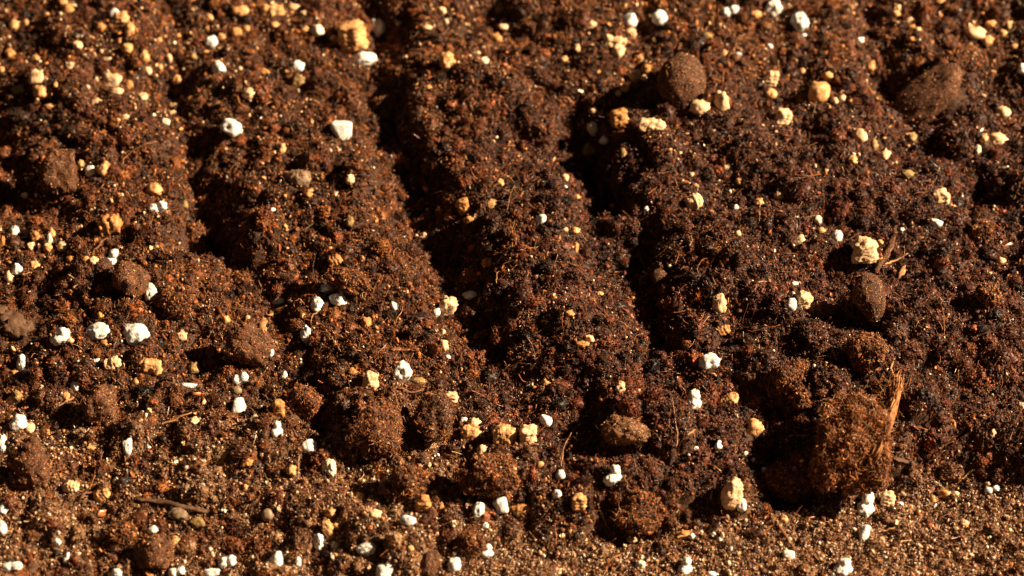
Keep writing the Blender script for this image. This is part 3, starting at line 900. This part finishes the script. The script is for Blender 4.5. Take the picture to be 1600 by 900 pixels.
VM = {'p': M_VPALE, 'g': M_VGOLD, 'a': M_VAMB, 'o': M_VDIM, 'P': M_VPALE, 'G': M_VGOLD, 'A': M_VAMB}
def build_vermi():
    for i, it in enumerate(VERMI):
        x, y, w, h, k = it
        P, mpp = place(x, y, w, h, 0.30)
        rg = np.random.default_rng(i + 900)
        if k in 'PGA':
            # stack axis lies across the view so that the layers show
            along = h if h >= w else w
            across = w if h >= w else h
            n = max(4, min(9, int(along / 3.6)))
            V, F = flake_stack(across * .56 * mpp, across * .5 * mpp, along * .55 * mpp, n, i)
            V = V[:, [0, 2, 1]] * np.array([1, 1, -1])       # stack along screen up
            ang = rg.uniform(-25, 25) + (90 if w > h else 0)
            V = V @ frame(ang).T
            tl = math.radians(rg.uniform(10, 35))
            V = V @ np.array([[1, 0, 0], [0, math.cos(tl), -math.sin(tl)], [0, math.sin(tl), math.cos(tl)]]).T
            sm = True
        else:
            rad = np.array([w, h, min(w, h) * .85]) * .5 * mpp * 1.16
            V, F = blob(3 if max(w, h) > 12 else 2, rad, i + 77, facets=5, amp=0.42, nsc=2.3, octv=3)
            V = V @ frame(rg.uniform(-8, 8)).T
            sm = rg.random() < 0.4
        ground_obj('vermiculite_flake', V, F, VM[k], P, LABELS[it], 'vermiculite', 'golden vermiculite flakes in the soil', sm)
        KEEP.append((x, y, w / 2, h / 2, (P - CAM) @ FWD, max(w, h) / 2 * mpp))

def coat(parent, V, F, nb, size, seed, weights, fibres=0):
    """crumbs sticking to a clod"""
    rg = np.random.default_rng(seed)
    A = V[F[:, 0]]; B = V[F[:, 1]]; C = V[F[:, 2]]
    ar = np.linalg.norm(np.cross(B - A, C - A), axis=1)
    def pick(n, out=0.0):
        f = rg.choice(len(F), n, p=ar / ar.sum())
        u = rg.random((n, 2)); s = u.sum(1) > 1; u[s] = 1 - u[s]
        return (A[f] + (B[f] - A[f]) * u[:, :1] + (C[f] - A[f]) * u[:, 1:]) * (1 + out)
    P = pick(nb)
    s = size * np.exp(rg.normal(0, 0.35, nb))
    scatter('clinging_crumb', P, s[:, None] * rg.uniform(0.7, 1.2, (nb, 3)), pal_tint(nb, rg, weights), COL_CRUMB, parent, seed)
    if fibres:
        P = pick(fibres, 0.02)
        L = rg.uniform(0.002, 0.006, fibres)
        scatter('clinging_fibre', P, np.repeat(L[:, None], 3, 1), pal_tint(fibres, rg, [0, 0, .5, 1.5, 3, 3, 1.8, .4]), COL_FIBRE, parent, seed + 1)

def build_clods():
    for i, (x, y, w, h, dr, ang, kind, mat, fc, sink, name, cat, label, lm) in enumerate(CLODS):
        P, mpp = place(x, y, w, h, 0.40 - sink)
        if kind == 'peat':
            P = P + np.array([0, 0.004, 0.0])
        rad = np.array([w, h, min(w, h) * dr]) * .5 * mpp
        big = max(w, h) > 60
        lv = 5 if big else 4
        kw = dict(round=dict(amp=.07, nsc=2.0), slab=dict(amp=.10, nsc=1.6), firm=dict(amp=.22, nsc=1.6, box=.25), drop=dict(amp=.09, nsc=1.8), facet=dict(amp=.2, nsc=2.0),
                  clod=dict(amp=.26, nsc=1.7), peat=dict(amp=.36, nsc=1.6, box=.45))[kind]
        V, F = blob(lv, (1, 1, 1), i * 7 + 11, facets=fc, octv=6, **kw)
        if kind == 'drop':
            q = 1 - 0.42 * smooth(0.1, -1, V[:, 1])
            V[:, 0] *= q; V[:, 2] *= q
            V[:, 0] += 0.25 * smooth(0.2, -1, V[:, 1])
        V = V * rad
        Fm = frame(ang)
        if kind == 'slab':      # the broad face looks left and towards the camera, the rim catches the sun
            a = math.radians(-16)
            R = np.array([[math.cos(a), 0, math.sin(a)], [0, 1, 0], [-math.sin(a), 0, math.cos(a)]])
            V = V @ R.T
        V = V @ Fm.T
        fine = kind in ('round', 'slab', 'drop', 'facet', 'firm')
        if w < 33:
            o = ground_obj(name, V, F, mat, P, label, cat)
        else:
            o = bpy.data.objects.new(name, None)
            SC.collection.objects.link(o)
            o.location = P + np.array([0, 0, V[:, 2].min()])
            o.empty_display_size = 0.005
            tag(o, label, cat)
            me = mesh_from('stone_body' if fine else 'soil_body', V - np.array([0, 0, V[:, 2].min()]), F, mat)
            link('stone_body' if fine else 'soil_body', me, parent=o)
            area = w * h
            Vl = V - np.array([0, 0, V[:, 2].min()])
            if kind == 'firm':
                coat(o, Vl, F, int(area * 0.40), 0.00062, 40 + i, [.6, 1.2, 2.4, 3, 2, 1, .25, .2] if mat is M_STONE_R else [1.5, 2.5, 2.4, 1.5, .8, .4, .1, .1], int(area * .045))
            elif fine:
                coat(o, Vl, F, int(area * (0.24 if kind == 'facet' else 0.12)), 0.00046, 40 + i, [.4, 1, 2, 3, 2.5, 1.4, .5, .8], int(area * .006))
            else:
                coat(o, Vl, F, int(area * 0.55), 0.00085, 40 + i, ([.2, .6, 1.4, 3, 3, 2, .7, .2] if kind == 'peat' else [.6, 1.2, 2.4, 3, 2, 1, .25, .2]), int(area * (.16 if kind == 'peat' else .08 if mat is M_STONE_R else .03)))
            if kind == 'peat':
                build_peat_root(o, o.location)
        KEEP.append((x, y, w * (.5 if fine else .42), h * (.5 if fine else .42), (P - CAM) @ FWD, min(w, h) / 2 * mpp))

def world_path(pts, lift=0.0008):
    out = []
    for p in pts:
        q = surf(p[0], p[1], lift + (p[2] if len(p) > 2 else 0))
        out.append(q)
    return np.array(out)

def resample(P, n, seed=0, wob=0.0):
    P = np.asarray(P, float)
    s = np.concatenate([[0], np.cumsum(np.linalg.norm(np.diff(P, axis=0), axis=1))])
    t = np.linspace(0, s[-1], n)
    Q = np.stack([np.interp(t, s, P[:, k]) for k in range(3)], 1)
    for _ in range(2):
        Q[1:-1] = (Q[:-2] + 2 * Q[1:-1] + Q[2:]) / 4
    rg = np.random.default_rng(seed)
    w = rg.normal(size=(n, 3)) * wob
    w = (w + np.roll(w, 1, 0)) / 2
    return Q + w

def at_depth(px, py, dz):
    d = ray(px, py)
    return CAM + d * (dz / (d @ FWD))

def build_peat_root(o, base):
    base = np.array(base)
    dz0 = (base - CAM) @ FWD
    path = [at_depth(*p) for p in [(1364, 716, dz0 - .0165), (1377, 684, dz0 - .016), (1389, 655, dz0 - .012), (1396, 628, dz0 - .006), (1402, 602, dz0), (1404, 588, dz0 + .002)]]
    parts = []
    rg = np.random.default_rng(5)
    for k in range(34):
        off = rg.normal(size=3) * 0.0008
        n0 = rg.integers(0, 3)
        seg = [p + off * (1 + 0.15 * abs(j - 3)) for j, p in enumerate(path)][n0:]
        Q = resample(seg, 16, k, 0.0004)
        parts.append(tube(Q, np.linspace(0.00050, 0.00018, 16) * rg.uniform(.6, 1.3), 5))
    V, F = join(parts)
    me = mesh_from('root', V - base, F, M_FRAY)
    link('root', me, parent=o)
    parts = []
    for k in range(170):
        t = rg.random()
        a = path[min(int(t * 5), 4)] + rg.normal(size=3) * 0.0025 + np.array([-0.010 * rg.random() ** 2, 0, 0])
        d = rg.normal(size=3); d[0] -= 0.3
        parts.append((lambda VF: (VF[0] + a, VF[1]))(hair(k + 4000, rg.uniform(.003, .009), 0.00009, curl=.5, n=9)))
    V, F = join(parts)
    f = link('frayed_fibre', mesh_from('frayed_fibre', V - base, F, M_FRAY), parent=o)
    f['kind'] = 'stuff'

# name, material, width px, taper, flat, points, category, label
ROOTS = [
 ('twig', M_WOODD, 9, (.45, 1, 1, .8), .7, [(213,781),(245,782),(285,791),(323,801)], 'twig', 'thick dark brown twig lying flat in the lower left'),
 ('wood_splinter', M_WOODT, 5, (.6, 1, 1, .5), .5, [(250,665),(272,656),(297,644)], 'splinter', 'pale orange splinter with blunt ends left of a squarish white granule'),
 ('wood_splinter', M_WOODT, 5, (.3, .8, 1, 1), .5, [(82,641),(98,631),(114,621)], 'splinter', 'short pale splinter above left of the flat-faced brown clod'),
 ('root', M_WOODB, 4, (.5, 1, .8, .4), .8, [(190,258),(197,240),(222,227),(250,221),(276,223)], 'root', 'curved reddish root arching over the soil at upper left'),
 ('bark_strip', M_STONE_R, 9, (.6, 1.2, 1, .4), .4, [(1366,428),(1378,407),(1392,385),(1400,352)], 'bark strip', 'long tapering brown bark strip above the teardrop stone'),
 ('root', M_WOODT, 4, (.6, 1, 1, .5), .6, [(1380,414),(1398,407),(1420,395)], 'root', 'small orange side root crossing the brown bark strip'),
 ('dry_leaf_tip', M_WOODT, 9, (.2, 1, .9, .15), .35, [(1403,437),(1409,427),(1415,415)], 'leaf fragment', 'pointed orange dry leaf tip right of the bark strip'),
 ('bark_strip', M_WOODB, 6, (.7, 1, 1, .7), .4, [(539,448),(549,434),(562,418)], 'bark strip', 'short reddish bark strip on the mound left of centre'),
 ('wood_strip', M_WOODD, 11, (1, 1, 1, .9), .35, [(1377,712),(1398,716),(1418,720)], 'wood piece', 'flat grey-brown wood strip right of the big peat clod'),
 ('root_hair', M_WOODT, 1.6, (1, 1, .8, .4), 1, [(497,486),(487,495),(486,508),(489,520)], 'root hair', 'thin pale root hair hanging below the dotted white granule'),
 ('root_hair', M_WOODT, 1.6, (1, 1, .8, .4), 1, [(877,727),(880,703),(888,683),(901,666)], 'root hair', 'long thin curved root hair right of the layered golden flakes'),
 ('root_hair', M_WOODT, 1.6, (1, 1, .8, .4), 1, [(974,744),(981,756),(985,770)], 'root hair', 'short thin root hair right of a lobed white granule'),
 ('root', M_WOODT, 3, (1, 1, .8, .5), .7, [(931,774),(938,800),(953,828)], 'root', 'thin orange root left of the dark clod by the sand'),
 ('root', M_WOODB, 4, (.5, 1, 1, .3), .6, [(301,326),(318,328),(335,324)], 'root', 'bent dark reddish root scrap above the deep hole at left'),
 ('root_hair', M_WOODT, 1.6, (1, 1, .8, .4), 1, [(504,518),(514,521),(521,530),(527,541)], 'root hair', 'wavy root hair on the slope below the white granules left of centre'),
 ('root_hair', M_WOODT, 1.6, (1, 1, .8, .4), 1, [(1309,556),(1318,542),(1330,539),(1340,544)], 'root hair', 'arched pale root hair left of the lumpy clod'),
 ('root_hair', M_WOODT, 2, (1, 1, .8, .4), 1, [(812,392),(823,388),(840,386)], 'root hair', 'thin straight root hair on the central ridge'),
 ('root_hair', M_WOODT, 1.8, (1, 1, .8, .4), 1, [(775,442),(780,420),(795,407)], 'root hair', 'curled root hair at the left side of the central ridge'),
 ('bark_curl', M_WOODB, 5, (.6, 1, 1, .5), .4, [(624,606),(640,614),(655,610),(668,606),(684,615)], 'bark curl', 'curled brown bark scrap lying across the tops of two clods'),
 ('root', M_WOODT, 3, (1, 1, .8, .5), .7, [(1398,560),(1390,575),(1400,588),(1410,598)], 'root', 'forked orange root above the frayed top of the peat clod'),
 ('root', M_WOODB, 4, (.5, 1, .8, .5), .7, [(148,392),(160,375),(174,361)], 'root', 'thin brown root leaning above the white two-lobed granule at left'),
 ('root', M_WOODB, 4, (.5, 1, .8, .5), .7, [(118,783),(132,773),(147,767)], 'root', 'short reddish root left of the golden layered flake at lower left'),
 ('root_hair', M_WOODT, 1.6, (1, 1, .8, .4), 1, [(140,765),(147,745),(158,715),(161,708)], 'root hair', 'long upright root hair above the short reddish root'),
 ('wood_splinter', M_WOODT, 4, (.5, 1, 1, .5), .5, [(280,782),(295,779),(308,776)], 'splinter', 'thin pale splinter crossing the thick dark twig'),
 ('wood_chunk', M_WOODD, 50, (.9, 1, 1, .6), .7, [(-25,490),(5,500),(26,509),(44,517)], 'wood piece', 'chunk of warm brown wood lying at the left edge'),
 ('root_hair', M_WOODT, 1.6, (1, 1, .8, .4), 1, [(1352,760),(1360,776),(1375,796)], 'root hair', 'stiff root hair beside the two-lobed white granule'),
 ('root_hair', M_WOODT, 1.6, (1, 1, .8, .4), 1, [(1504,748),(1512,740),(1519,735)], 'root hair', 'short pale root hair at the edge of the sand, right'),
 ('root', M_WOODT, 3, (.6, 1, 1, .5), .7, [(1378,832),(1392,826),(1408,819)], 'root', 'orange root lying on the sandy strip right of a white granule'),
 ('root', M_WOODB, 5, (.8, 1, 1, .6), .7, [(1218,821),(1228,838),(1242,860)], 'root', 'dark root lying on the sand below the tall layered stack'),
 ('wood_splinter', M_WOODT, 6, (.5, 1, 1, .6), .5, [(1058,840),(1068,835),(1080,829)], 'splinter', 'orange wood splinter on the sand beside a tiny white granule'),
 ('bark_strip', M_WOODB, 9, (.7, 1, 1, .7), .4, [(612,547),(625,546),(640,545)], 'bark strip', 'flat reddish bark strip above the hollow white granule'),
 ('dry_leaf_scrap', M_WOODT, 12, (.5, 1, .8, .4), .3, [(414,499),(413,512),(410,524)], 'leaf fragment', 'pale orange torn leaf scrap above the angular brown clod'),
 ('dry_leaf_scrap', M_WOODT, 10, (.4, 1, 1, .4), .3, [(417,493),(428,484),(446,478)], 'leaf fragment', 'orange leaf scrap beside the speckled granule in the left furrow'),
 ('wood_splinter', M_WOODT, 4, (.6, 1, 1, .4), .4, [(757,487),(765,484),(772,481)], 'splinter', 'bright tiny splinter in the furrow right of the pale flake'),
 ('wood_splinter', M_WOODT, 4, (.6, 1, 1, .6), .4, [(1074,680),(1080,675),(1086,671)], 'splinter', 'small orange splinter below the smooth two-lobed granule at right'),
 ('root_hair', M_WOODB, 2, (1, 1, .8, .5), 1, [(1193,760),(1180,772),(1168,778)], 'root hair', 'dark root hair touching the tall layered stack'),
]
def build_roots():
    for i, (name, mat, wpx, taper, flat, pts, cat, label) in enumerate(ROOTS):
        mpp = 0.9 / FPX
        r = wpx * .5 * mpp
        fine = wpx < 3
        P = world_path(pts, max(r * .8, 0.0016) if not fine else 0.0020)
        if name == 'wood_chunk':
            P = world_path(pts, 0.001)
        n = 8 if not fine else 14
        n = max(n, len(pts) * 4)
        P = resample(P, n, i, 0.0003 if wpx < 12 else 0.0006)
        R = np.interp(np.linspace(0, 1, n), np.linspace(0, 1, 4), taper) * r
        V, F = tube(P, R, 4 if fine else (24 if wpx > 20 else 9), flat)
        if not fine:
            V = V + np.array([mnoise.noise_vector(Vector(v) * 900)[:] for v in V]) * r * .22
            if wpx > 20:
                c = V.mean(0)
                V = V + (np.array([mnoise.noise(Vector((v[0] * 120, v[1] * 700, v[2] * 900))) for v in V]) * 0.0012)[:, None] * np.array([0, 0, 1])
        c = P[len(P) // 2]
        ground_obj(name, V - c, F, mat, c, label, cat, None, not (4 < wpx < 20))
        if not fine:
            for q in P[::2]:
                a, b_, dz = project(q)
                KEEP.append((a, b_, max(wpx * .5, 3), max(wpx * .5, 3), dz, r * 1.5))

build_clods()
build_perlite()
build_vermi()
build_roots()

# ---------------------------------------------------------------- loose crumbs, grains and fibres over the ground
KA = np.array(KEEP)
LUCK = np.random.default_rng(3).random(4096)
def clear_of_items(P, rad):
    px, py, dz = project(P)
    ok = np.ones(len(P), bool)
    rp = rad / dz * FPX
    for (x, y, hw, hh, d, r) in KA:
        m = np.abs(px - x) < hw + 12
        m &= np.abs(py - y) < hh + 12
        k = np.nonzero(m)[0]
        if len(k) == 0:
            continue
        q = ((px[k] - x) / (hw * .92 + rp[k] * .5)) ** 2 + ((py[k] - y) / (hh * .92 + rp[k] * .5)) ** 2
        bad = (q < 1) & ~((rad[k] < 0.0007) & (LUCK[k % 4096] < 0.07)) & (dz[k] < d + r * .3) & (dz[k] > d - 4 * r - 0.004)
        ok[k[bad]] = False
    return ok

def region(n, rg, grow=0.028):
    """random ground points over the part of the soil in view and a border round it"""
    y = rg.uniform(-0.162, 0.212, n)
    x = rg.uniform(-0.212, 0.212, n)
    half = 0.5 * 36 / LENS * (DIST + y * math.cos(PITCH)) + grow
    keep = (np.abs(x) < half) & (y > -0.135 - grow) & (y < 0.175 + grow)
    return x[keep], y[keep]

def sand_at(x, y):
    iy = np.clip(np.searchsorted(gy, y), 0, len(gy) - 1); ix = np.clip(np.searchsorted(gx, x), 0, len(gx) - 1)
    return sandn[iy, ix]

def scatter_ground(name, n, med, sig, lo, hi, col, seed, tintf, raise_=0.25, aniso=(0.7, 1.2)):
    rg = np.random.default_rng(seed)
    x, y = region(n, rg)
    s = np.clip(med * np.exp(rg.normal(0, sig, len(x))), lo, hi)
    P = np.stack([x, y, height(x, y)], 1)
    iy = np.clip(np.searchsorted(gy, y), 0, len(gy) - 1); ix = np.clip(np.searchsorted(gx, x), 0, len(gx) - 1)
    nr = np.stack([-dZx[iy, ix], -dZy[iy, ix], np.ones(len(x))], 1)
    nr /= np.linalg.norm(nr, axis=1)[:, None]
    P += nr * (s * raise_ * rg.uniform(-0.3, 1.4, len(x)))[:, None]
    k = clear_of_items(P, s * .5)
    if name == 'soil_clump':
        k &= rg.random(len(x)) > 0.9 * np.clip(SAND[iy, ix], 0, 1)
        P = P - nr * (s * 0.10)[:, None]
    rot = None
    if name == 'fine_root':
        rot = np.stack([np.zeros(len(x)), np.arccos(nr[:, 2]), np.arctan2(nr[:, 1], nr[:, 0])], 1)[k]
        P = P + nr * 0.0007
    P = P[k]; s = s[k]; x = x[k]; y = y[k]
    scl = s[:, None] * rg.uniform(aniso[0], aniso[1], (len(s), 3))
    scatter(name, P, scl, tintf(x, y, s, rg), col, None, seed, rot)

def region_hue(x, y):
    """the mix is a darker maroon brown right of the middle and lighter brown at left and back"""
    w = np.clip(smooth(-0.05, 0.03, x) * smooth(-0.10, -0.08, y) * smooth(0.13, 0.05, y) + 0.25 * vnoise(x, y, 0.04, 33), 0, 1)[:, None]
    return (1 - w) * np.array([.98, .96, .92]) + w * np.array([.60, .50, .64])

def crumb_tint(x, y, s, rg):
    n = len(x)
    a = pal_tint(n, rg, [1.3, 2.4, 2.8, 2.2, 1.1, .5, .12, .08])
    b_ = SPAL[rg.choice(7, n, p=[.22, .27, .2, .1, .04, .02, .15])] * (1 + rg.uniform(-.2, .2, (n, 1)))
    w = (rg.random(n) < sand_at(x, y) * .85)[:, None]
    patch = (1 + 0.35 * vnoise(x, y, 0.016, 31))[:, None] * region_hue(x, y)
    return np.where(w, b_, a * patch)

def clump_tint(x, y, s, rg):
    n = len(x)
    a = pal_tint(n, rg, [.1, .8, 2.6, 2.8, .8, 0, 0, 0])
    b_ = SPAL[rg.choice(3, n, p=[.5, .35, .15])] * (1 + rg.uniform(-.2, .2, (n, 1)))
    w = (rg.random(n) < sand_at(x, y) * .8)[:, None]
    return np.where(w, b_, a * region_hue(x, y))

def grain_tint(x, y, s, rg):
    n = len(x)
    return SPAL[rg.choice(7, n, p=[.24, .25, .2, .11, .06, .03, .11])] * (1 + rg.uniform(-.2, .2, (n, 1)))

def fibre_tint(x, y, s, rg):
    return pal_tint(len(x), rg, [0.2, .8, 1.4, 2.4, 2.6, 1.8, .8, .25]) * region_hue(x, y)

scatter_ground('soil_clump', 12000, 0.0040, 0.38, 0.0020, 0.0100, COL_CLUMP, 100, clump_tint, 0.14)
scatter_ground('soil_crumb', 420000, 0.00080, 0.45, 0.0004, 0.0028, COL_CRUMB, 101, crumb_tint, 0.35)
scatter_ground('coarse_crumb', 3000, 0.0019, 0.28, 0.0012, 0.0042, COL_CRUMB, 102, crumb_tint, 0.25)
scatter_ground('soil_debris', 170000, 0.0016, 0.35, 0.0007, 0.0035, COL_DEBRIS, 106, fibre_tint, 0.2, (0.98, 1.02))
scatter_ground('soil_fibre', 48000, 0.0038, 0.4, 0.0018, 0.0095, COL_FIBRE, 103, fibre_tint, 0.08, (0.98, 1.02))

def sand_grains(name, n, med, seed, sandy):
    rg = np.random.default_rng(seed)
    x, y = region(n, rg)
    k = rg.random(len(x)) < (sand_at(x, y) if sandy else 0.27 + 0.0 * x)
    x = x[k]; y = y[k]
    s = np.clip(med * np.exp(rg.normal(0, .52, len(x))), .0002, .0030)
    P = np.stack([x, y, height(x, y) + s * .4 + 0.0003 * rg.random(len(x))], 1)
    k = clear_of_items(P, s * .5)
    P = P[k]; s = s[k]; x = x[k]; y = y[k]
    scatter(name, P, s[:, None] * rg.uniform(.7, 1.2, (len(s), 3)), grain_tint(x, y, s, rg), COL_GRAIN, None, seed)
sand_grains('sand_grain', 240000, 0.00048, 104, True)
sand_grains('glint_grain', 170000, 0.00038, 105, False)  # pale glossy grains added to stand for glints on the wet soil

def root_tint(x, y, s, rg):
    return pal_tint(len(x), rg, [0, 0, 0, 1, 3, 3, 2, .4])
scatter_ground('fine_root', 7000, 0.0085, 0.35, 0.004, 0.018, COL_ROOT, 107, root_tint, 0.0, (0.98, 1.02))

def gold_tint(x, y, s, rg):
    G = np.array([(0.70, 0.45, 0.25), (0.58, 0.29, 0.11), (0.44, 0.19, 0.055), (0.78, 0.66, 0.46)])
    return G[rg.choice(4, len(x), p=[.35, .3, .2, .15])] * (1 + rg.uniform(-.15, .15, (len(x), 1)))
def gold_crumbs():
    rg = np.random.default_rng(108)
    x, y = region(26000, rg)
    dens = 0.22 + 0.6 * smooth(-0.02, -0.15, x) + 0.6 * smooth(0.03, 0.12, y)
    dens = dens * (0.4 + 1.2 * (vnoise(x, y, 0.012, 41) > 0.1)) * 0.42
    k = rg.random(len(x)) < dens
    x = x[k]; y = y[k]
    s = np.clip(0.00085 * np.exp(rg.normal(0, .4, len(x))), .0004, .0021)
    P = np.stack([x, y, height(x, y) + s * .45 + 0.0003], 1)
    k = clear_of_items(P, s * .5)
    x, y, s, P = x[k], y[k], s[k], P[k]
    scatter('vermiculite_crumb', P, s[:, None] * rg.uniform(.7, 1.2, (len(s), 3)), gold_tint(x, y, s, rg), COL_GOLD, None, 108)
COL_GOLD = make_collection('vermiculite_crumb_shape', [blob(2, (0.5, 0.44, 0.32), s + 150, facets=4, amp=0.5, nsc=2.4, octv=3) for s in range(6)], M_CRUMB)
gold_crumbs()

def chip_tint(x, y, s, rg):
    return pal_tint(len(x), rg, [.3, 1, 1, 2, 3, 2.2, .8, .2])
scatter_ground('bark_chip', 3800, 0.0026, 0.35, 0.0014, 0.0060, COL_CHIP, 109, chip_tint, 0.15)
